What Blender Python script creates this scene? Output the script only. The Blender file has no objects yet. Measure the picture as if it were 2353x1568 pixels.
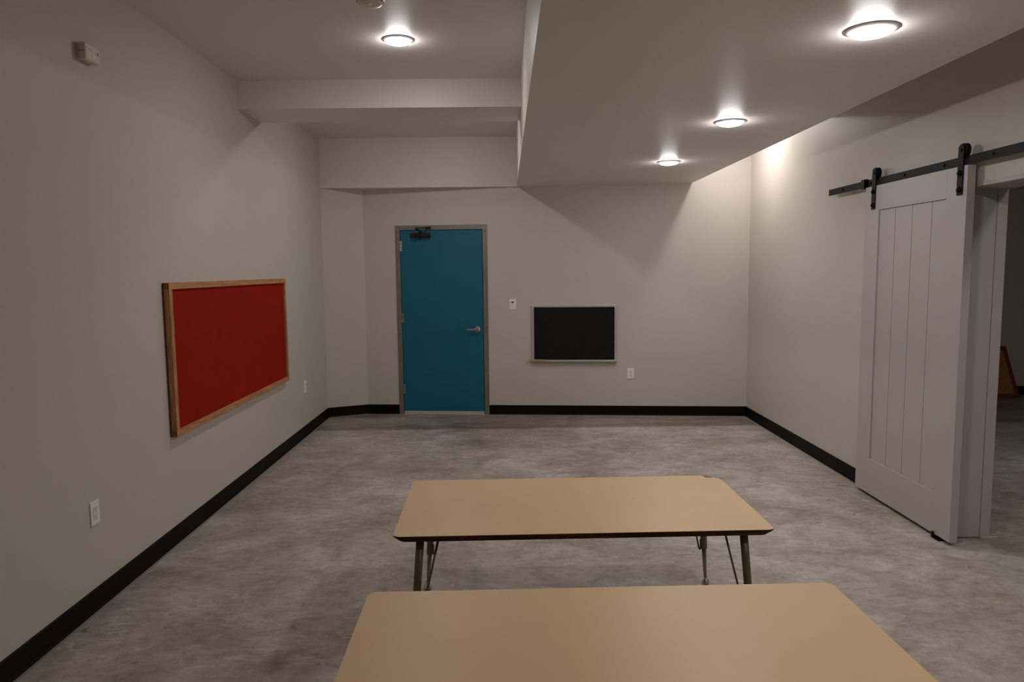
import bpy, bmesh, math, random
from mathutils import Vector, Matrix
random.seed(7)
C = bpy.context.scene.collection
sc = bpy.context.scene

# ------------------------------------------------------------ camera
F_PX, CAM_H = 1650.0, 1.5871
yaw, pitch, roll = [math.radians(a) for a in (0.4561, 5.632, -0.6124)]
fw = Vector((math.sin(yaw)*math.cos(pitch), math.cos(yaw)*math.cos(pitch), -math.sin(pitch)))
rt = Vector((math.cos(yaw), -math.sin(yaw), 0)); up = rt.cross(fw)
r2 = rt*math.cos(roll) + up*math.sin(roll); u2 = -rt*math.sin(roll) + up*math.cos(roll)
cd = bpy.data.cameras.new('camera'); cam = bpy.data.objects.new('camera', cd); C.objects.link(cam)
cd.sensor_width = 36; cd.lens = 36*F_PX/2353; cd.clip_start = 0.05
cam.matrix_world = Matrix(((r2.x, u2.x, -fw.x, 0), (r2.y, u2.y, -fw.y, 0), (r2.z, u2.z, -fw.z, CAM_H), (0, 0, 0, 1)))
sc.camera = cam
# ------------------------------------------------------------ world, exposure
w = bpy.data.worlds.new('world'); sc.world = w; w.use_nodes = True
w.node_tree.nodes['Background'].inputs[0].default_value = (0.8, 0.9, 1, 1)
w.node_tree.nodes['Background'].inputs[1].default_value = 0.0
sc.view_settings.view_transform = 'Standard'; sc.view_settings.look = 'None'
sc.view_settings.gamma = 1; sc.view_settings.use_curve_mapping = False
sc.view_settings.exposure = 0.0
LAMP = 150.0            # emission strength of the disc lights
LAMP_COL = (1.0, 0.97, 0.97)

# ------------------------------------------------------------ room numbers (m)
L, R = -1.9634, 2.565
YC = 7.785                       # left end of back wall / face of the rear beam
XA, YA = -1.5523, 7.9648         # bend of the back wall
YR = 7.5787                      # right end of back wall
ZS, ZC = 2.478, 2.998            # soffit underside, ceiling
XS1, XS2 = 0.1291, 1.966
YB1, YB1B, ZB1 = 5.461, 5.961, 2.793
YF = -2.6                        # wall behind the camera
X2, Y2 = 7.6, 8.66               # other room
TH = 0.235
OY0, OY1, OZ = 2.96, 4.062, 2.03
def wy(x): return YA + (YR-YA)*(x-XA)/(R-XA)
ABW = math.atan2(YR-YA, R-XA)

# ------------------------------------------------------------ helpers
def lin(r, g, b):
    f = lambda c: (c/255)/12.92 if c <= 10 else (((c/255)+.055)/1.055)**2.4
    return (f(r), f(g), f(b), 1)

def mat(name, col, rough=.5, metal=0, var=.0, scale=8, bump=0, bscale=60, spec=.5, col2=None, stretch=(1, 1, 1), coat=0):
    m = bpy.data.materials.new(name); m.use_nodes = True; nt = m.node_tree; b = nt.nodes['Principled BSDF']
    b.inputs['Base Color'].default_value = col; b.inputs['Roughness'].default_value = rough
    b.inputs['Metallic'].default_value = metal; b.inputs['Specular IOR Level'].default_value = spec
    b.inputs['Coat Weight'].default_value = coat
    tc = nt.nodes.new('ShaderNodeTexCoord'); mp = nt.nodes.new('ShaderNodeMapping')
    mp.inputs['Scale'].default_value = stretch; nt.links.new(tc.outputs['Object'], mp.inputs[0])
    if var or col2:
        n = nt.nodes.new('ShaderNodeTexNoise'); n.inputs['Scale'].default_value = scale; n.inputs['Detail'].default_value = 5
        nt.links.new(mp.outputs[0], n.inputs['Vector'])
        mx = nt.nodes.new('ShaderNodeMix'); mx.data_type = 'RGBA'
        c2 = col2 or tuple(c*(1-var) for c in col[:3])+(1,)
        mx.inputs[6].default_value = col; mx.inputs[7].default_value = c2
        mr = nt.nodes.new('ShaderNodeMapRange'); mr.inputs[1].default_value = .38; mr.inputs[2].default_value = .62
        nt.links.new(n.outputs['Fac'], mr.inputs[0]); nt.links.new(mr.outputs[0], mx.inputs[0])
        nt.links.new(mx.outputs[2], b.inputs['Base Color'])
    if bump:
        n2 = nt.nodes.new('ShaderNodeTexNoise'); n2.inputs['Scale'].default_value = bscale; n2.inputs['Detail'].default_value = 3
        nt.links.new(mp.outputs[0], n2.inputs['Vector'])
        bp = nt.nodes.new('ShaderNodeBump'); bp.inputs['Strength'].default_value = bump; bp.inputs['Distance'].default_value = .002
        nt.links.new(n2.outputs['Fac'], bp.inputs['Height']); nt.links.new(bp.outputs[0], b.inputs['Normal'])
    return m

M = {}
M['wall'] = mat('wall_paint', lin(208, 201, 191), .5, var=.02, scale=2, bump=.12, bscale=130, spec=.35)
M['ceil'] = mat('ceiling_paint', lin(232, 226, 219), .45, var=.02, scale=2, bump=.06, bscale=90, spec=.45)
M['white'] = mat('white_door_paint', lin(192, 184, 180), .42, bump=.04, bscale=100)
M['base'] = mat('black_rubber_base', lin(6, 6, 5), .55, var=.15, scale=20, spec=.15)
M['teal'] = mat('teal_door_paint', lin(0, 104, 128), .5, var=.08, scale=3, bump=.05, bscale=120)
M['steel'] = mat('galvanised_steel', lin(150, 142, 136), .45, .6, var=.15, scale=14)
M['alu'] = mat('aluminium', lin(215, 212, 208), .36, .6, var=.1, scale=30, stretch=(1, 1, 8))
M['chrome'] = mat('satin_chrome', lin(205, 200, 195), .22, 1)
M['bronze'] = mat('dark_bronze', lin(52, 44, 40), .4, .6)
M['slate'] = mat('black_chalkboard', lin(22, 22, 20), .75, var=.3, scale=6, spec=.25)
M['red'] = mat('red_tack_fabric', lin(158, 23, 4), .85, var=.12, scale=5, bump=.25, bscale=900, spec=.15)
M['oak'] = mat('oak_frame', lin(206, 150, 98), .45, scale=14, col2=lin(178, 118, 70), stretch=(.6, 8, 8))
M['oak_v'] = mat('oak_frame_upright', lin(206, 150, 98), .45, scale=14, col2=lin(160, 108, 64), stretch=(8, 8, .6))
M['oak_end'] = mat('oak_end_grain', lin(110, 70, 42), .6, scale=60, col2=lin(70, 42, 26))
M['lam'] = mat('tan_laminate', lin(228, 192, 146), .40, var=.035, scale=2.5, bump=.03, bscale=400, spec=.45)
M['edge'] = mat('dark_table_edge', lin(92, 52, 24), .55, spec=.2, scale=9, col2=lin(48, 27, 14), stretch=(.5, 3, 3))
M['edge_w'] = mat('worn_amber_edge', lin(124, 76, 34), .45, scale=6, col2=lin(60, 34, 18))
M['leg'] = mat('brown_enamel_tube', lin(132, 116, 88), .4, .3, var=.25, scale=12)
M['leg2'] = mat('grey_enamel_leg', lin(168, 158, 148), .35, .5, var=.12, scale=16)
M['plate'] = mat('white_plastic', lin(252, 247, 240), .35)
M['plate2'] = mat('white_plastic_inset', lin(240, 234, 226), .4)
M['dark'] = mat('dark_slot', lin(28, 24, 22), .6)
M['cream'] = mat('cream_plastic', lin(228, 219, 205), .4)
M['black'] = mat('black_powder_coat', lin(11, 10, 13), .55, 0, spec=.18, var=.15, scale=30)
M['blackp'] = mat('black_nylon', lin(6, 6, 7), .5, spec=.2)
M['cork'] = mat('tan_board', lin(176, 124, 72), .8, var=.12, scale=40)
M['frame_d'] = mat('reddish_wood_frame', lin(128, 62, 30), .5, scale=14, col2=lin(98, 46, 22), stretch=(.6, 8, 8))
M['ruler'] = mat('pale_wood', lin(214, 190, 140), .5, scale=20, col2=lin(190, 160, 110), stretch=(.5, 8, 8))
M['trim'] = mat('white_lamp_trim', lin(245, 242, 238), .35)
M['strip'] = mat('pale_metal_strip', lin(196, 188, 182), .4, .1)
M['caulk'] = mat('grey_caulk', lin(150, 144, 134), .6)

def lamp_mat(k=1.0):
    m = bpy.data.materials.new('lamp_lens'); m.use_nodes = True; nt = m.node_tree; nt.nodes.clear()
    e = nt.nodes.new('ShaderNodeEmission'); o = nt.nodes.new('ShaderNodeOutputMaterial')
    e.inputs[0].default_value = LAMP_COL+(1,); e.inputs[1].default_value = LAMP*k
    nt.links.new(e.outputs[0], o.inputs[0]); return m
M['lens'] = lamp_mat()

def concrete():
    m = bpy.data.materials.new('sealed_concrete'); m.use_nodes = True; nt = m.node_tree; b = nt.nodes['Principled BSDF']
    N = nt.nodes.new; K = nt.links.new
    geo = N('ShaderNodeNewGeometry')
    def noise(s, d, st=(1, 1, 1), dist=0, rough=.55):
        mp = N('ShaderNodeMapping'); mp.inputs['Scale'].default_value = st; K(geo.outputs['Position'], mp.inputs[0])
        n = N('ShaderNodeTexNoise'); n.inputs['Scale'].default_value = s; n.inputs['Detail'].default_value = d
        n.inputs['Distortion'].default_value = dist; n.inputs['Roughness'].default_value = rough; K(mp.outputs[0], n.inputs['Vector']); return n.outputs['Fac']
    def ramp(f, a, bb, ca, cb):
        r = N('ShaderNodeValToRGB'); r.color_ramp.elements[0].position = a; r.color_ramp.elements[1].position = bb
        r.color_ramp.elements[0].color = ca; r.color_ramp.elements[1].color = cb; K(f, r.inputs[0]); return r.outputs[0]
    def mul(a, c, fac=1.0):
        x = N('ShaderNodeMix'); x.data_type = 'RGBA'; x.blend_type = 'MULTIPLY'; x.inputs[0].default_value = fac
        K(a, x.inputs[6]); K(c, x.inputs[7]); return x.outputs[2]
    g = lambda v: (v, v, v, 1)
    c = ramp(noise(.8, 5, dist=.5), .34, .66, lin(178, 166, 154), lin(212, 204, 197))
    c = mul(c, ramp(noise(2.6, 6, (1, 1.15, 1), .7, .6), .34, .62, (.69, .675, .66, 1), g(1.03)))
    c = mul(c, ramp(noise(6.5, 5, (1, 1.3, 1), .9, .6), .36, .58, (.84, .82, .80, 1), g(1)))
    c = mul(c, ramp(noise(19, 5, (.8, 1.2, 1), .5, .62), .34, .56, (.82, .81, .80, 1), g(1.04)))
    c = mul(c, ramp(noise(60, 3), .35, .6, (.90, .90, .90, 1), g(1)))
    # brown tinted zones, sparse dark spots and pale scuffs
    c = mul(c, ramp(noise(1.7, 4, (1.2, 1, 1), 1.0), .56, .70, g(1), (.93, .88, .80, 1)))
    c = mul(c, ramp(noise(11, 4, (.8, 1, 1), 1.5), .25, .33, (.55, .53, .50, 1), g(1)))
    c = mul(c, ramp(noise(27, 2, (1, 1, 1), 2.0), .20, .27, (.45, .43, .41, 1), g(1)))
    sc_ = ramp(noise(15, 5, (.45, 1.1, 1), 1.2), .60, .70, g(0), g(1))
    x = N('ShaderNodeMix'); x.data_type = 'RGBA'; mm = N('ShaderNodeMath'); mm.operation = 'MULTIPLY'; mm.inputs[1].default_value = .55
    K(sc_, mm.inputs[0]); K(mm.outputs[0], x.inputs[0]); K(c, x.inputs[6]); x.inputs[7].default_value = lin(216, 210, 204); c = x.outputs[2]
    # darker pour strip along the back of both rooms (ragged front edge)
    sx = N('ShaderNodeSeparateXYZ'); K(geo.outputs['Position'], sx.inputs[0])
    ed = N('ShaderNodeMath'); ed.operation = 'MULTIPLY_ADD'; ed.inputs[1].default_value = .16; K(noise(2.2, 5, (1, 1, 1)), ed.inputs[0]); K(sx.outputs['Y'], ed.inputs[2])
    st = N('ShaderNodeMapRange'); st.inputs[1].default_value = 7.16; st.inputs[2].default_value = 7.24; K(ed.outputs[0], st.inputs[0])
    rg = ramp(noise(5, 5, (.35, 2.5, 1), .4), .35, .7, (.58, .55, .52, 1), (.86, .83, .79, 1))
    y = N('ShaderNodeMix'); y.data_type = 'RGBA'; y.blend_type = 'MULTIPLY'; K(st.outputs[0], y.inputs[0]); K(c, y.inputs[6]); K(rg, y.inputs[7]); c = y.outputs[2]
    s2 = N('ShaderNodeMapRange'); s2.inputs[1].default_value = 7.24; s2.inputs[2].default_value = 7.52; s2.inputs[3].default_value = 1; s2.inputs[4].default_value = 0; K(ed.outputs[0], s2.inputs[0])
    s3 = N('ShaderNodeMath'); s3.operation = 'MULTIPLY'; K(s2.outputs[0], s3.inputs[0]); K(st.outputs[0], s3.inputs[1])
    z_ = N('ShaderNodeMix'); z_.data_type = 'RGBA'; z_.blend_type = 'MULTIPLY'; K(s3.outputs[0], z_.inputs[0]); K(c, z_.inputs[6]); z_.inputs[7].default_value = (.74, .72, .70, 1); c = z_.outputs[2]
    K(c, b.inputs['Base Color'])
    rr = N('ShaderNodeMapRange'); rr.inputs[3].default_value = .30; rr.inputs[4].default_value = .48
    K(noise(2.5, 4), rr.inputs[0]); K(rr.outputs[0], b.inputs['Roughness']); b.inputs['Specular IOR Level'].default_value = .45
    bp = N('ShaderNodeBump'); bp.inputs['Strength'].default_value = .15; bp.inputs['Distance'].default_value = .003
    K(noise(30, 5), bp.inputs['Height']); K(bp.outputs[0], b.inputs['Normal'])
    return m
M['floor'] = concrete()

def box(bm, x0, x1, y0, y1, z0, z1):
    r = bmesh.ops.create_cube(bm, size=1)
    for v in r['verts']:
        v.co = Vector((x0+(v.co.x+.5)*(x1-x0), y0+(v.co.y+.5)*(y1-y0), z0+(v.co.z+.5)*(z1-z0)))
    return r['verts']

def prism(bm, pts, z0, z1):
    """pts counter-clockwise in XY"""
    lo = [bm.verts.new((x, y, z0)) for x, y in pts]; hi = [bm.verts.new((x, y, z1)) for x, y in pts]
    n = len(pts)
    bm.faces.new(lo[::-1]); bm.faces.new(hi)
    for i in range(n): bm.faces.new((lo[i], lo[(i+1) % n], hi[(i+1) % n], hi[i]))

def prism_xz(bm, pts, y0, y1):
    """outline in XZ extruded along Y"""
    a = [bm.verts.new((x, y0, z)) for x, z in pts]; b = [bm.verts.new((x, y1, z)) for x, z in pts]; n = len(pts)
    bm.faces.new(a); bm.faces.new(b[::-1])
    for i in range(n): bm.faces.new((a[(i+1) % n], a[i], b[i], b[(i+1) % n]))

def tube(bm, p0, p1, r0, r1=None, seg=20, caps=True):
    r1 = r0 if r1 is None else r1
    p0, p1 = Vector(p0), Vector(p1); d = (p1-p0).normalized()
    a = d.orthogonal().normalized(); b = d.cross(a)
    A = [bm.verts.new(p0+(a*math.cos(t)+b*math.sin(t))*r0) for t in [2*math.pi*i/seg for i in range(seg)]]
    B = [bm.verts.new(p1+(a*math.cos(t)+b*math.sin(t))*r1) for t in [2*math.pi*i/seg for i in range(seg)]]
    for i in range(seg):
        f = bm.faces.new((A[i], A[(i+1) % seg], B[(i+1) % seg], B[i])); f.smooth = True
    if caps: bm.faces.new(A[::-1]); bm.faces.new(B)

def path(bm, pts, r, seg=12):
    """round rod through pts"""
    pts = [Vector(p) for p in pts]; rings = []
    a = None
    for i, p in enumerate(pts):
        d = (pts[min(i+1, len(pts)-1)]-pts[max(i-1, 0)]).normalized()
        a = d.orthogonal().normalized() if a is None else (a-d*a.dot(d)).normalized()
        b = d.cross(a)
        rings.append([bm.verts.new(p+(a*math.cos(t)+b*math.sin(t))*r) for t in [2*math.pi*k/seg for k in range(seg)]])
    for q in range(len(rings)-1):
        for i in range(seg):
            f = bm.faces.new((rings[q][i], rings[q][(i+1) % seg], rings[q+1][(i+1) % seg], rings[q+1][i])); f.smooth = True
    bm.faces.new(rings[0][::-1]); bm.faces.new(rings[-1])

def lathe(bm, prof, origin=(0, 0, 0), seg=40, axis='z'):
    """prof: list of (r, h); smooth, closed at the ends when r is 0"""
    o = Vector(origin); rings = []
    def P(r, h, t):
        c, s = r*math.cos(t), r*math.sin(t)
        return o + (Vector((c, s, h)) if axis == 'z' else Vector((c, h, s)) if axis == 'y' else Vector((h, c, s)))
    for r, h in prof:
        rings.append([bm.verts.new(P(0, h, 0))] if r == 0 else [bm.verts.new(P(r, h, 2*math.pi*k/seg)) for k in range(seg)])
    for A, B in zip(rings, rings[1:]):
        for i in range(seg):
            j = (i+1) % seg
            vs = ([A[0]] if len(A) == 1 else [A[i], A[j]]) + ([B[0]] if len(B) == 1 else [B[j], B[i]])
            if len(vs) >= 3: f = bm.faces.new(vs); f.smooth = True
    for q, ring in ((0, rings[0]), (1, rings[-1])):
        if len(ring) > 1: bm.faces.new(ring if q else ring[::-1])

def obj(name, bm, m, parent=None, bevel=0, seg=2, kind=None):
    bmesh.ops.recalc_face_normals(bm, faces=bm.faces)
    me = bpy.data.meshes.new(name); bm.to_mesh(me); bm.free()
    o = bpy.data.objects.new(name, me); C.objects.link(o)
    me.materials.append(M[m] if isinstance(m, str) else m)
    if parent: o.parent = parent
    if kind: o['kind'] = kind
    if bevel:
        b = o.modifiers.new('bevel', 'BEVEL'); b.width = bevel; b.segments = seg; b.limit_method = 'ANGLE'; b.angle_limit = math.radians(50)
    return o
def bx(name, c, m, parent=None, bevel=0, kind=None):
    bm = bmesh.new(); box(bm, *c); return obj(name, bm, m, parent, bevel, kind=kind)
def tag(o, label, cat=None, group=None, kind=None):
    o['label'] = label
    if cat: o['category'] = cat
    if group: o['group'] = group
    if kind: o['kind'] = kind
    return o
def thing(name, loc, rotz, label, cat, group=None, kind=None):
    o = bpy.data.objects.new(name, None); C.objects.link(o); o.empty_display_size = .1
    o.location = loc; o.rotation_euler = (0, 0, rotz); return tag(o, label, cat, group, kind)
def copy_thing(src, loc, label, rotz=None):
    r = src.copy(); C.objects.link(r); r.location = loc; r['label'] = label
    if rotz is not None: r.rotation_euler = (0, 0, rotz)
    for ch in src.children:
        c = ch.copy(); C.objects.link(c); c.parent = r
        for g in ch.children:
            d = g.copy(); C.objects.link(d); d.parent = c
    return r
# wall mounted things use one local frame: +X to the viewer's right, -Y out of the wall, +Z up
BACK, LEFT, RIGHT = ABW, math.pi/2, -math.pi/2

# ============================================================ SHELL
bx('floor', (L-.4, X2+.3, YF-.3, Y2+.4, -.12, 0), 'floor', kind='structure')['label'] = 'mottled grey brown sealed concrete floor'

bm = bmesh.new(); box(bm, L-.2, L, YF-.2, YC, 0, ZC+.1)
tag(obj('wall_left', bm, 'wall'), 'plain warm grey wall on the left behind the red board', kind='structure')

def seg_pts(xa, xb, t0=0., t1=.16):          # strip of the skewed back wall between xa and xb
    n = Vector((math.sin(-ABW), math.cos(-ABW)))
    a = Vector((xa, wy(xa))); b = Vector((xb, wy(xb)))
    return [tuple(a+n*t0), tuple(b+n*t0), tuple(b+n*t1), tuple(a+n*t1)]
# door: frame spans DX0..DX1 at the wall face
DX0, DX1, DZ = -1.199, -0.194, 2.083
bm = bmesh.new()
prism(bm, seg_pts(XA, DX0+.045), 0, ZS); prism(bm, seg_pts(DX1-.045, XS1), 0, ZS); prism(bm, seg_pts(DX0+.045, DX1-.045), DZ-.045, ZS)
prism(bm, seg_pts(XS1, R+.2), 0, ZC+.1)
tag(obj('wall_back', bm, 'wall'), 'warm grey back wall holding the teal door and the chalkboard', kind='structure')
bm = bmesh.new(); prism(bm, [(L-.2, YC), (L, YC), (XA, YA), (XA+.02, YA+.16), (L-.2, YA+.16)], 0, ZS)
tag(obj('wall_back_corner', bm, 'wall'), 'short angled wall piece between the left wall and the teal door wall', kind='structure')

bm = bmesh.new()
box(bm, R, R+TH, OY1, Y2+.1, 0, ZC+.1); box(bm, R, R+TH, YF-.2, OY0, 0, ZC+.1); box(bm, R, R+TH, OY0, OY1, OZ, ZC+.1)
tag(obj('wall_right', bm, 'wall'), 'pale wall on the right with the wide doorway and sliding door', kind='structure')
bm = bmesh.new(); box(bm, L-.2, R, YF-.2, YF, 0, ZC+.1)
tag(obj('wall_front', bm, 'wall'), 'wall behind the viewer', kind='structure')
# other room
bm = bmesh.new(); box(bm, R+TH, X2+.2, Y2, Y2+.2, 0, ZS)
tag(obj('wall_far', bm, 'wall'), 'dim end wall of the dark room beyond the doorway', kind='structure')
bm = bmesh.new(); box(bm, X2, X2+.2, YF, Y2, 0, ZS); tag(obj('wall_side', bm, 'wall'), 'side wall of the dark room beyond the doorway', kind='structure')
bm = bmesh.new(); box(bm, R+TH, X2, YF-.2, YF, 0, ZS); tag(obj('wall_front_2', bm, 'wall'), 'near wall of the dark room beyond the doorway', kind='structure')
bm = bmesh.new(); box(bm, R+TH, X2+.2, YF-.2, Y2+.2, ZS, ZS+.1); tag(obj('ceiling_2', bm, 'ceil'), 'low ceiling of the dark room beyond the doorway', kind='structure')

bm = bmesh.new(); box(bm, L-.2, R, YF-.2, YA+.3, ZC, ZC+.12)
ceil = tag(obj('ceiling', bm, 'ceil'), 'upper painted ceiling around the dropped soffit and beams', kind='structure')
bm = bmesh.new()
prism(bm, [(XS1, YF), (XS2, YF), (XS2, wy(XS2)), (XS1, wy(XS1))], ZS, ZC)
tag(obj('soffit', bm, 'ceil', ceil), 'dropped ceiling band with three round lights')
bm = bmesh.new(); box(bm, L, XS1, YB1, YB1B, ZB1, ZC); box(bm, XS2, R, YB1, YB1B, ZB1, ZC)
tag(obj('beam', bm, 'ceil', ceil), 'nearer shallow beam across the ceiling')
bm = bmesh.new(); prism(bm, [(L-.2, YC), (XS1, YC+.004), (XS1, wy(XS1)+.16), (L-.2, YA+.2)], ZS, ZC)
tag(obj('beam', bm, 'ceil', ceil), 'rear deep beam above the teal door')

# ------------------------------------------------------------ baseboards
BB, BT = .1055, .008
def base_strip(name, a, b, label):
    a, b = Vector(a), Vector(b); d = (b-a).normalized(); n = Vector((d.y, -d.x))      # n points to the right of a->b
    bm = bmesh.new()
    pr = [(0, 0), (BT+.006, 0), (BT+.004, .006), (BT, .014), (BT, BB-.004), (BT-.004, BB), (0, BB)]
    A = [bm.verts.new((a.x+n.x*o, a.y+n.y*o, z)) for o, z in pr]; B = [bm.verts.new((b.x+n.x*o, b.y+n.y*o, z)) for o, z in pr]
    k = len(pr); bm.faces.new(A); bm.faces.new(B[::-1])
    for i in range(k): bm.faces.new((A[i], A[(i+1) % k], B[(i+1) % k], B[i]))
    o = obj(name, bm, 'base'); tag(o, label, kind='structure')
    return o
e = .0
base_strip('baseboard_left', (L, YF), (L, YC), 'black rubber baseboard along the left wall')
base_strip('baseboard_back_corner', (L, YC), (XA, YA), 'short angled black baseboard in the left back corner')
base_strip('baseboard_back_left', (XA, YA), (DX0, wy(DX0)), 'short black baseboard left of the teal door')
base_strip('baseboard_back_right', (DX1, wy(DX1)), (R, YR), 'black baseboard from the teal door to the right corner')
base_strip('baseboard_right', (R, YR), (R, OY1+.05), 'black baseboard along the right wall up to the sliding door')
base_strip('baseboard_far', (R+TH, Y2), (X2, Y2), 'black baseboard at the far end of the dark room')
# thin pale sealant line where the baseboards meet the concrete
def caulk(name, pts, label):
    bm = bmesh.new()
    for (a, b) in zip(pts, pts[1:]):
        a, b = Vector(a), Vector(b); d = (b-a).normalized(); n = Vector((d.y, -d.x))
        q = [a+n*.013, b+n*.013, b+n*.028, a+n*.028]
        prism(bm, [tuple(v) for v in q[::-1]], -.002, .0015)
    tag(obj(name, bm, 'caulk'), label, kind='structure')
caulk('trim_1', [(L, YF), (L, YC), (XA, YA)], 'thin pale sealant line at the foot of the left baseboard')
caulk('trim_2', [(DX1, wy(DX1)), (R, YR), (R, OY1+.06)], 'thin pale sealant line at the foot of the right baseboard')

# ------------------------------------------------------------ doorway lining on the right
t = thing('trim_3', (R, OY1, 0), 0, 'pale painted lining of the wide doorway', None, kind='structure')
bx('side_jamb', (-.004, TH-.048, -.018, .004, 0.004, OZ), 'white', t, .002)
bx('jamb_edge_board', (TH-.046, TH+.012, -.022, .004, 0.0, OZ), 'white', t, .002)
bx('head_jamb', (-.004, TH+.012, OY0-OY1, -.018, OZ-.018, OZ+.004), 'white', t, .002)
bx('side_jamb', (-.004, TH+.012, OY0-OY1-.004, OY0-OY1+.018, 0, OZ-.018), 'white', t, .002)
bx('floor_bead', (TH-.046, TH+.05, -.034, -.022, 0, .008), 'white', t, .002)

# ============================================================ CEILING LIGHTS
def downlight(loc, label):
    t = thing('ceiling_light', loc, 0, label, 'ceiling light', 'round flush ceiling lights')
    bm = bmesh.new(); lathe(bm, [(.098, 0), (.0985, -.0015), (.095, -.0035), (.083, -.0085), (.0755, -.0110), (.0735, -.0108), (.0725, -.006), (.0725, 0)], seg=56)
    obj('trim_ring', bm, 'trim', t)
    bm = bmesh.new(); lathe(bm, [(.0726, -.007), (.0736, -.0112)] + [(.0736*math.cos(a), -.0112-.0175*math.sin(a)) for a in [math.pi/2*k/8 for k in range(1, 8)]] + [(0, -.0287)], seg=48)
    obj('lens', bm, 'lens', t)
    return t
dl = downlight((1.392, 2.80, ZS), 'nearest and largest glowing round light on the dropped ceiling band')
for loc, lab in [((1.385, 4.49, ZS), 'middle glowing round light of the three on the dropped ceiling band'),
                 ((1.378, 6.12, ZS), 'farthest and smallest glowing round light on the dropped ceiling band'),
                 ((-.640, 4.555, ZC), 'glowing round light on the upper left ceiling before the beam'),
                 ((-.650, 6.33, ZC), 'round light hidden behind the nearer beam over the teal door'),
                 ((2.175, 6.92, ZC), 'round light hidden above the dropped band by the right wall'),
                 ((1.392, 1.10, ZS), 'added unseen round light on the dropped band above the viewer'),  # lamp added out of view to brighten the tables
                 ((4.4, 4.6, ZS), 'added unseen round light brightening the dark room toward its far wall'),  # invented out-of-view lamp that lifts the dark room's floor and end wall
                 ((3.08, 2.35, ZS), 'round light in the dark room just past the wide doorway')]:
    q = copy_thing(dl, loc, lab)
    if 'right wall' in lab:                       # the wall washer in the narrow right bay is a stronger lamp
        for ch in q.children:
            if ch.name.startswith('lens'):
                ch.data = ch.data.copy(); ch.data.materials[0] = lamp_mat(1.1)

# smoke detector
t = thing('smoke_detector', (-.685, 3.875, ZC), 0, 'round cream smoke detector at the top edge on the upper ceiling', 'smoke detector')
bm = bmesh.new(); lathe(bm, [(.076, 0), (.077, -.006), (.072, -.010), (0, -.010)], seg=48); obj('base_plate', bm, 'cream', t)
bm = bmesh.new(); lathe(bm, [(.066, -.009), (.068, -.016), (.066, -.026), (.060, -.034), (.048, -.039), (.022, -.040), (0, -.040)], seg=48); obj('cover', bm, 'cream', t)
bm = bmesh.new()
for i in range(20):
    a = 2*math.pi*i/20; c, s = math.cos(a), math.sin(a)
    tube(bm, (c*.0655, s*.0655, -.024), (c*.0688, s*.0688, -.021), .0026, seg=6)
obj('vent_slots', bm, 'dark', t, kind='stuff')
bm = bmesh.new(); lathe(bm, [(.011, -.0395), (.012, -.042), (.009, -.044), (0, -.0445)], origin=(.0, -.03, .001), seg=20); obj('test_button', bm, 'plate2', t)

# ============================================================ TEAL DOOR
d = thing('door_1', (DX0, wy(DX0), 0), BACK, 'teal hinged door in a grey metal frame on the back wall', 'door', kind='structure')
DW = (DX1-DX0)/math.cos(ABW)
FW = .05
fj = bx('frame_jamb', (0, FW, -.012, .12, 0, DZ-FW), 'steel', d, .002)
fj2 = bx('frame_jamb', (DW-FW, DW, -.012, .12, 0, DZ-FW), 'steel', d, .002)
fh = bx('frame_head', (0, DW, -.0121, .12, DZ-FW, DZ), 'steel', d, .002)
for px, pz, par in ((.018, DZ-.075, fj), (DW-.022, DZ-.075, fj2), (DW-.018, .965, fj2), (DW-.02, .035, fj2), (.025, .9, fj)):
    bm = bmesh.new(); lathe(bm, [(.0055, -.0118), (.005, -.0135), (0, -.0138)], origin=(px, 0, pz), seg=12, axis='y'); obj('screw', bm, 'dark', par)
for px in (.055, DW-.07):
    bm = bmesh.new(); lathe(bm, [(.0055, -.0118), (.005, -.0135), (0, -.0138)], origin=(px, 0, DZ-.02), seg=12, axis='y'); obj('screw', bm, 'dark', fh)
lf = bx('door_leaf', (FW+.004, DW-FW-.005, -.004, .040, .008, DZ-FW-.004), 'teal', d, .0015)
bx('door_bottom_seal', (FW+.005, DW-FW-.005, -.010, -.003, .006, .036), 'strip', lf, .001)
bx('threshold', (FW, DW-FW, -.02, .12, 0, .006), 'alu', d, .001)
bx('gap_backing', (FW, DW-FW, .05, .06, 0.006, DZ-FW), 'dark', d)
for z in (1.86, 1.07, .28):
    bm = bmesh.new()
    for k in range(5): tube(bm, (FW+.001, -.011, z-.055+.0222*k), (FW+.001, -.011, z-.0345+.0222*k), .0065, seg=12)
    box(bm, FW+.001, FW+.022, -.0065, -.0035, z-.055, z+.054)
    obj('hinge', bm, 'chrome' if z > 1.5 else 'steel', d)
# lever handle
hx = DW-FW-.072; hz = .945
bm = bmesh.new(); lathe(bm, [(.036, -.004), (.0365, -.010), (.033, -.015), (.018, -.018), (.014, -.034), (.0165, -.046), (.016, -.056), (0, -.058)], origin=(hx, 0, hz), seg=40, axis='y')
hd = obj('lever_handle', bm, 'chrome', lf)
bm = bmesh.new()
prism_xz(bm, [(hx+.012, hz-.013), (hx+.012, hz+.012), (hx-.06, hz+.010), (hx-.100, hz+.009), (hx-.112, hz+.003), (hx-.112, hz-.004), (hx-.104, hz-.008), (hx-.06, hz-.008)], -.058, -.046)
obj('lever', bm, 'chrome', d, .003)
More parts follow.
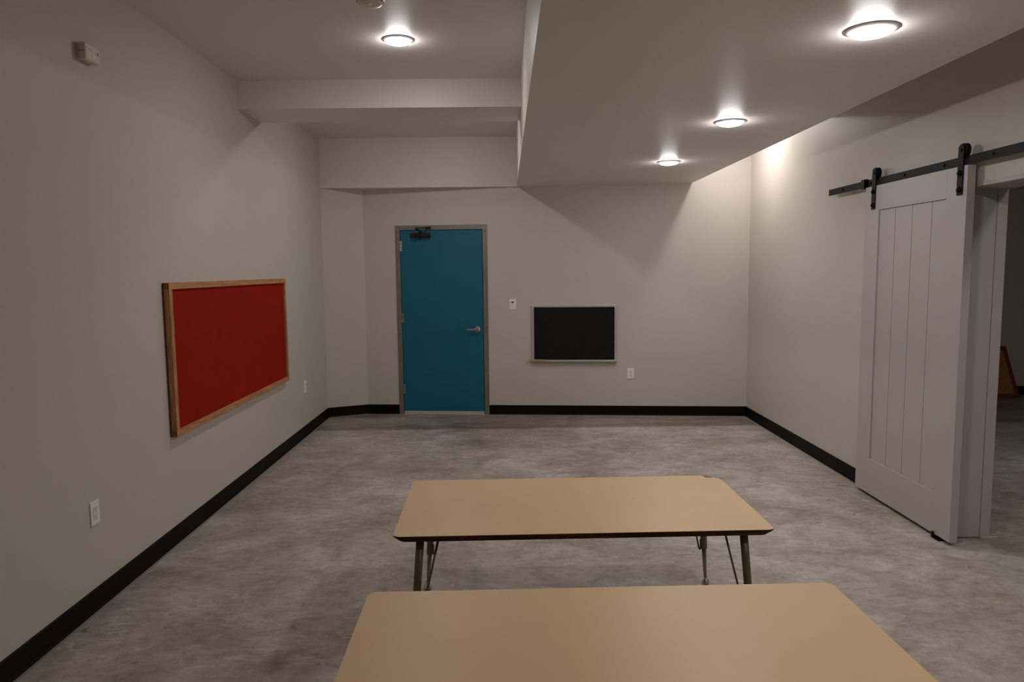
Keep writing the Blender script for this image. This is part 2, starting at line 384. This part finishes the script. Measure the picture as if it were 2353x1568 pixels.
# closer (box on the leaf, arm to the head)
cx = .285
bm = bmesh.new(); prism_xz(bm, [(cx-.108, DZ-FW-.078), (cx+.108, DZ-FW-.078), (cx+.108, DZ-FW-.034), (cx-.108, DZ-FW-.034)], -.060, -.004)
cl = obj('closer_body', bm, 'bronze', d, .007, 3)
bm = bmesh.new(); lathe(bm, [(.017, 0), (.017, .012), (.010, .016), (.010, .030), (0, .030)], origin=(cx, -.034, DZ-FW-.034), seg=20); obj('spindle', bm, 'bronze', cl)
bm = bmesh.new(); lathe(bm, [(.015, 0), (.014, -.008), (0, -.009)], origin=(cx, -.034, DZ-FW-.078), seg=20); obj('spindle_cap', bm, 'bronze', cl)
bm = bmesh.new(); path(bm, [(cx, -.034, DZ-FW-.006), (cx-.012, -.10, DZ-FW-.002), (cx-.01, -.19, DZ-FW+.002)], .008)
tube(bm, (cx-.01, -.19, DZ-FW-.006), (cx-.01, -.19, DZ-FW+.016), .012); path(bm, [(cx-.01, -.19, DZ-FW+.010), (cx+.04, -.11, DZ-FW+.016), (cx+.085, -.022, DZ-FW+.022)], .007)
obj('closer_arm', bm, 'bronze', d)
bx('arm_bracket', (cx+.055, cx+.115, -.030, -.012, DZ-FW+.010, DZ-FW+.034), 'bronze', d, .003)

# ============================================================ WALL PLATES
def back_pt(x, z=0): return (x, wy(x), z)
def outlet(loc, rz, label, flat=False):
    t = thing('wall_outlet', loc, rz, label, 'outlet', 'white wall outlets')
    bx('cover_plate', (-.036, .036, -.0065, 0, -.0575, .0575), 'plate', t, .003)
    rc = bx('receptacle', (-.0168, .0168, -.0085, -.006, -.034, .034), 'plate2', t, .001)
    for z in (.0185, -.0185):
        bm = bmesh.new(); box(bm, -.008, -.0058, -.0089, -.008, z-.002, z+.007); box(bm, .0055, .0075, -.0089, -.008, z-.001, z+.006)
        lathe(bm, [(.0026, -.008), (.0026, -.0089), (0, -.0089)], origin=(0, 0, z-.008), seg=10, axis='y'); obj('socket_slots', bm, 'dark', rc)
    for z in (.048, -.048):
        bm = bmesh.new(); lathe(bm, [(.0032, -.0062), (.0028, -.0074), (0, -.0076)], origin=(0, 0, z), seg=12, axis='y'); obj('screw', bm, 'plate2', t)
    return t
o1 = outlet((L, 3.326, .4635), LEFT, 'nearest white outlet low on the left wall below the red board')
copy_thing(o1, (L, 6.918, .4815), 'small white outlet on the left wall right of the red board')
copy_thing(o1, back_pt(1.342, .460), 'white outlet on the back wall right of and below the chalkboard', BACK)
t = thing('light_switch', back_pt(.074, 1.2185), BACK, 'white sensor wall switch with dark lens between door and chalkboard', 'light switch')
bx('cover_plate', (-.036, .036, -.0065, 0, -.0575, .0575), 'plate', t, .003)
bx('rocker', (-.0168, .0168, -.010, -.006, -.034, .012), 'plate2', t, .0015)
bx('sensor_housing', (-.0168, .0168, -.012, -.006, .013, .034), 'plate2', t, .0015)
bx('sensor_lens', (-.0135, .0135, -.0135, -.0115, .017, .030), 'dark', t, .001)

# ============================================================ CHALKBOARD on the back wall
t = thing('chalkboard', back_pt(.276, .591), BACK, 'black chalkboard in an aluminium frame on the back wall', 'chalkboard')
BWd, BHt = .923, .614
bx('writing_panel', (.024, BWd-.024, -.012, -.001, .016, BHt-.016), 'slate', t)
bx('frame_rail', (0, BWd, -.018, 0, BHt-.022, BHt), 'alu', t, .003)
bx('frame_rail', (0, BWd, -.018, 0, 0, .020), 'alu', t, .003)
bx('frame_stile', (0, .028, -.0175, 0, .019, BHt-.021), 'alu', t, .003)
bx('frame_stile', (BWd-.028, BWd, -.0175, 0, .019, BHt-.021), 'alu', t, .003)
bm = bmesh.new(); prism_xz(bm, [(0, 0), (1, 0), (1, 1), (0, 1)], 0, 1); bm.free()
bm = bmesh.new()
pr = [(-.002, .004), (-.046, .002), (-.052, .010), (-.050, .012), (-.044, .006), (-.002, .010)]
A = [bm.verts.new((.002, y, z-.002)) for y, z in pr]; B = [bm.verts.new((BWd-.002, y, z-.002)) for y, z in pr]
bm.faces.new(A); bm.faces.new(B[::-1])
for i in range(6): bm.faces.new((A[i], A[(i+1) % 6], B[(i+1) % 6], B[i]))
obj('chalk_tray', bm, 'alu', t)
for (x0, z0) in ((-.002, BHt-.02), (BWd-.02, BHt-.02)):
    bx('corner_cap', (x0, x0+.022, -.020, 0, z0, z0+.022), 'alu', t, .004)
for (x0, z0) in ((.014, .09), (BWd-.014, .085), (.014, BHt-.06)):
    bm = bmesh.new(); lathe(bm, [(.005, -.0172), (.004, -.0195), (0, -.020)], origin=(x0, 0, z0), seg=12, axis='y'); obj('screw', bm, 'chrome', t)
t = thing('wooden_ruler', back_pt(.276, .601), BACK, 'short pale wooden ruler lying on the left end of the chalk tray', 'ruler')
bm = bmesh.new(); vs = box(bm, -.022, .205, -.046, -.026, 0, .012)
for v in vs:
    v.co.z += .0 if v.co.x > 0 else .006
obj('stick', bm, 'ruler', t, .002)
bx('end_block', (-.026, .012, -.047, -.022, .002, .026), 'ruler', t, .003)

# ============================================================ RED TACKBOARD on the left wall
y0, y1, z0, z1 = 4.130, 6.313, .638, 1.536
TW, THh = y1-y0, z1-z0
t = thing('tackboard', (L, y0, z0), LEFT, 'wide red fabric tackboard in an oak frame on the left wall', 'bulletin board')
DP = .040; FR = .038
bx('tack_panel', (FR-.006, TW-FR+.006, -.026, -.004, FR-.006, THh-FR+.006), 'red', t)
bx('frame_rail', (.0, TW, -DP, -.002, THh-FR, THh), 'oak', t, .0015)
bx('frame_rail', (.0, TW, -DP, -.002, 0, FR), 'oak', t, .0015)
bx('frame_stile', (0, FR, -DP-.0005, -.002, FR-.002, THh-FR+.002), 'oak_v', t, .0015)
bx('frame_stile', (TW-FR, TW, -DP-.0005, -.002, FR-.002, THh-FR+.002), 'oak_v', t, .0015)
for zz in (THh-FR, 0.0):       # finger joints showing on the frame's side
    for k in range(3):
        ya = -DP+.004+.0125*k
        bx('finger_joint', (-.0012, .004, ya, ya+.0065, zz+.001, zz+FR-.001), 'oak_end', t)
bx('backing_strip', (-.004, .010, -.008, -.001, .004, THh-.004), 'oak_end', t)

# ============================================================ CO ALARM on the left wall
t = thing('gas_alarm', (L, 3.495, 2.617), LEFT, 'small cream gas alarm box high on the left wall near the corner', 'alarm')
bx('back_plate', (-.058, .058, -.010, 0, -.036, .036), 'cream', t, .004)
bx('cover', (-.062, .062, -.044, -.009, -.040, .040), 'cream', t, .009)
bx('seam', (-.0625, -.0615, -.044, -.012, -.001, .001), 'dark', t)
bx('status_mark', (.036, .043, -.0446, -.043, .000, .014), 'dark', t)
for x in (-.030, -.014):
    bm = bmesh.new(); lathe(bm, [(.003, -.043), (.0026, -.0447), (0, -.0448)], origin=(x, 0, .012), seg=10, axis='y'); obj('vent_hole', bm, 'dark', t)
bx('test_button', (-.01, .022, -.0455, -.043, -.024, -.008), 'plate2', t, .0006)

# ============================================================ SLIDING BARN DOOR (local: +X towards the viewer's right)
XF = 2.495                                  # room side face
DY1, DY0 = 5.0145, 3.915
BW_, BZ0, BZ1 = DY1-DY0, .022, 2.127
d = thing('barn_door', (XF, DY1, 0), RIGHT, 'white sliding plank door hanging from a black rail on the right wall', 'sliding door')
TK = .045; SL, SR = .182, BW_-(4.094-DY0)      # panel from SL..SR
PZ0, PZ1 = .266, 1.963
bx('stile', (0, SL, 0, TK, BZ0, BZ1), 'white', d, .001)
bx('stile', (SR, BW_, 0, TK, BZ0, BZ1), 'white', d, .001)
bx('rail', (SL, SR, 0, TK, PZ1, BZ1), 'white', d, .0)
bx('rail', (SL, SR, 0, TK, BZ0, PZ0), 'white', d, .0)
gy = [DY1-4.8325, DY1-4.639, DY1-4.446, DY1-4.242, SR]
gy[0] = SL
for i in range(4):
    g0 = .0 if i == 0 else .002; g1 = .0 if i == 3 else .002
    bx('plank', (gy[i]+g0, gy[i+1]-g1, .009, .036, PZ0, PZ1), 'white', d, .002)
bx('back_panel', (SL, SR, .036, TK-.002, PZ0, PZ1), 'white', d)
def hanger(yc):
    x = DY1-yc
    s = bmesh.new()
    pts = [(x-.024, 1.971), (x+.024, 1.971), (x+.024, 2.215)] + [(x+.024*math.cos(a), 2.221+.024*math.sin(a)) for a in [math.pi*k/12 for k in range(13)]] + [(x-.024, 2.215)]
    pts = [p for i, p in enumerate(pts) if i == 0 or (Vector(p)-Vector(pts[i-1])).length > 1e-4]
    prism_xz(s, pts, -.0065, -.0005)
    h = obj('hanger_strap', s, 'black', d, .0008)
    w = bmesh.new(); lathe(w, [(.0, 0), (.032, 0), (.037, .001), (.038, .005), (.0325, .007), (.0325, .018), (.038, .020), (.037, .025), (.032, .026), (0, .026)], origin=(x, .002, 2.2115), seg=40, axis='y')
    obj('roller_wheel', w, 'blackp', h)
    w = bmesh.new(); tube(w, (x, -.012, 2.2115), (x, .034, 2.2115), .009, seg=6); obj('axle_bolt', w, 'blackp', h)
    for z in (2.088, 1.999):
        w = bmesh.new(); lathe(w, [(.017, -.0065), (.0165, -.010), (.010, -.0145), (.010, -.019), (.006, -.021), (0, -.0215)], origin=(x, 0, z), seg=20, axis='y'); obj('strap_bolt', w, 'blackp', h)
hanger(4.900); hanger(3.972)

# rail
RY1, RY0 = 5.612, 3.165
t = thing('door_rail', (R, RY1, 2.156), RIGHT, 'black flat steel rail bolted to the right wall above the sliding door', 'door rail')
RL = RY1-RY0; off = -(R-2.505)
bx('rail_bar', (0, RL, off, off+.006, -.0245, .0225), 'black', t, .0008)
for y in (5.382, 4.97, 4.558, 4.150, 3.735, 3.32):
    x = RY1-y
    bm = bmesh.new(); tube(bm, (x, off-.006, 0), (x, off, 0), .0095, seg=6); obj('rail_bolt', bm, 'blackp', t)
    bm = bmesh.new(); tube(bm, (x, off+.006, 0), (x, 0, 0), .012, seg=16); obj('spacer', bm, 'blackp', t)
for y in (5.043, 3.23):
    x = RY1-y
    bx('door_stop', (x-.024, x+.024, off-.022, off+.012, -.034, .030), 'blackp', t, .003)
t = thing('floor_guide', (XF-.002, 4.045, 0), RIGHT, 'small black floor guide at the foot of the sliding door', 'door guide')
bx('guide_plate', (-.028, .050, -.010, .030, 0, .006), 'blackp', t, .002)
bx('guide_tab', (-.022, .0, -.012, -.004, .0, .040), 'blackp', t, .003)

# ============================================================ OTHER ROOM: boards leaning on the far wall
t = thing('framed_board', (5.78, 8.44, 0), 0, 'tan board in a reddish wood frame leaning in the dark room', 'bulletin board')
t.rotation_euler = (-math.atan2(.19, .62), 0, 0)
t.location = (5.42, 8.452, 0.002)
W_, H_ = .72, .625
def par(bm, lean):       # right edge leans in slightly at the top
    for v in bm.verts: v.co.x -= lean*v.co.z
for nm, c, m in (('panel', (.04, W_-.04, -.012, -.002, .04, H_-.04), 'cork'), ('frame_rail', (0, W_, -.02, 0, H_-.045, H_), 'frame_d'), ('frame_rail', (0, W_, -.02, 0, 0, .045), 'frame_d'),
                 ('frame_stile', (0, .045, -.0202, 0, .044, H_-.044), 'frame_d'), ('frame_stile', (W_-.045, W_, -.0202, 0, .044, H_-.044), 'frame_d')):
    bm = bmesh.new(); box(bm, *c); par(bm, .12); obj(nm, bm, m, t, .002)
t = thing('plain_board', (5.22, 8.395, .002), 0, 'plain tan board edge leaning in front of the framed board', 'board')
t.rotation_euler = (-math.atan2(.19, .62), 0, 0)
bx('sheet', (0, .585, -.012, 0, 0, .36), 'cork', t, .001)

# ============================================================ ACTIVITY TABLES
TWd, TDp, TZ = 1.524, .762, .547
def rrect(hx, hy, r, n=8, notch=0):
    pts = []
    for cx_, cy_, a0 in ((hx-r, hy-r, 0), (-hx+r, hy-r, 90), (-hx+r, -hy+r, 180), (hx-r, -hy+r, 270)):
        if notch and a0 == 0:       # chipped rear right corner
            if notch == 1:      # the laminate is broken back ...
                pts += [(hx, hy-.080), (hx-.004, hy-.064), (hx-.012, hy-.052), (hx-.026, hy-.043), (hx-.045, hy-.039), (hx-.064, hy-.037), (hx-.071, hy-.030), (hx-.073, hy-.012), (hx-.078, hy)]
            else:               # ... further than the core under it
                pts += [(hx, hy-.080), (hx-.003, hy-.063), (hx-.010, hy-.050), (hx-.022, hy-.040), (hx-.034, hy-.033), (hx-.040, hy-.020), (hx-.048, hy-.008), (hx-.055, hy-.001), (hx-.078, hy)]
            continue
        for k in range(n+1):
            a = math.radians(a0+90*k/n); pts.append((cx_+r*math.cos(a), cy_+r*math.sin(a)))
    return pts
def ring_solid(bm, loops, cap=True):
    rs = [[bm.verts.new((x, y, z)) for x, y in pts] for pts, z in loops]; n = len(rs[0])
    for A, B in zip(rs, rs[1:]):
        for i in range(n): bm.faces.new((A[i], A[(i+1) % n], B[(i+1) % n], B[i]))
    bm.faces.new(rs[0][::-1]); bm.faces.new(rs[-1])
def activity_table(loc, rz, label, notch):
    t = thing('activity_table', loc, rz, label, 'table', 'tan laminate activity tables')
    hx, hy = TWd/2, TDp/2
    bm = bmesh.new(); ring_solid(bm, [(rrect(hx-.0005, hy-.0005, .028, notch=1 if notch else 0), TZ-.002), (rrect(hx-.0005, hy-.0005, .028, notch=1 if notch else 0), TZ)])
    obj('table_top', bm, 'lam', t)
    bm = bmesh.new()
    ring_solid(bm, [(rrect(hx-.022, hy-.018, .028, notch=2 if notch else 0), TZ-.029), (rrect(hx-.003, hy-.003, .028, notch=2 if notch else 0), TZ-.010), (rrect(hx, hy, .028, notch=2 if notch else 0), TZ-.006), (rrect(hx, hy, .028, notch=2 if notch else 0), TZ-.0021)])
    eb = obj('table_edge', bm, 'edge', t)
    if notch:
        bm = bmesh.new(); prism(bm, [(hx-.072, hy-.036), (hx-.045, hy-.037), (hx-.041, hy-.022), (hx-.049, hy-.010), (hx-.057, hy-.003), (hx-.070, hy-.002)], TZ-.0022, TZ-.0008)
        q = obj('exposed_core', bm, 'edge_w', t); q['label'] = 'amber board core bared by a chip'; eb['label'] = 'dark brown bevelled table edge'
    for sx in (-1, 1):
        for sy in (-1, 1):
            top = Vector((sx*.66, sy*.30, TZ-.027)); foot = Vector((sx*.700, sy*.338, 0)); dd = foot-top
            P = lambda z: top + dd*((top.z-z)/top.z)
            bm = bmesh.new(); tube(bm, P(TZ-.029), P(.192), .0165, .0158, 24); lg = obj('leg', bm, 'leg', t)
            bm = bmesh.new(); tube(bm, P(.20), P(.036), .0125, .0072, 20); q = obj('lower_leg', bm, 'leg2', lg); q['label'] = 'grey tapered lower leg insert'
            bm = bmesh.new(); f = P(.0)
            lathe(bm, [(.0075, .042), (.0085, .040), (.0085, .034), (.0065, .031), (.0065, .026), (.013, .023), (.0175, .014), (.0180, .008), (.015, .002), (0, .0)], origin=(f.x, f.y, 0), seg=28); q = obj('glide_foot', bm, 'chrome', lg); q['label'] = 'polished chrome glide foot'
            bm = bmesh.new(); box(bm, top.x-.045, top.x+.045, top.y-.035, top.y+.035, TZ-.032, TZ-.0291); obj('mounting_plate', bm, 'leg', t)
            a = P(.215); b = Vector((sx*.584, sy*.290, TZ-.030)); n = Vector((-sx, 0, 0))
            s = P(.19)+n*.0225
            bm = bmesh.new()
            path(bm, [P(.240)+n*.0155, P(.215)+n*.016, P(.197)+n*.0165, P(.188)+n*.019, P(.186)+n*.0225, P(.191)+n*.0255, P(.212)+n*.0285, b], .0044)
            obj('brace_rod', bm, 'leg', t)
    return t
activity_table((.298, 3.134, 0), math.radians(.9), 'tan laminate table farther away with a chipped rear right corner', True)
activity_table((.310, 1.885, 0), math.radians(.88), 'nearest tan laminate table cut off by the bottom edge of the picture', False)
# amber worn line on the front edge of the far table is part of its edge banding
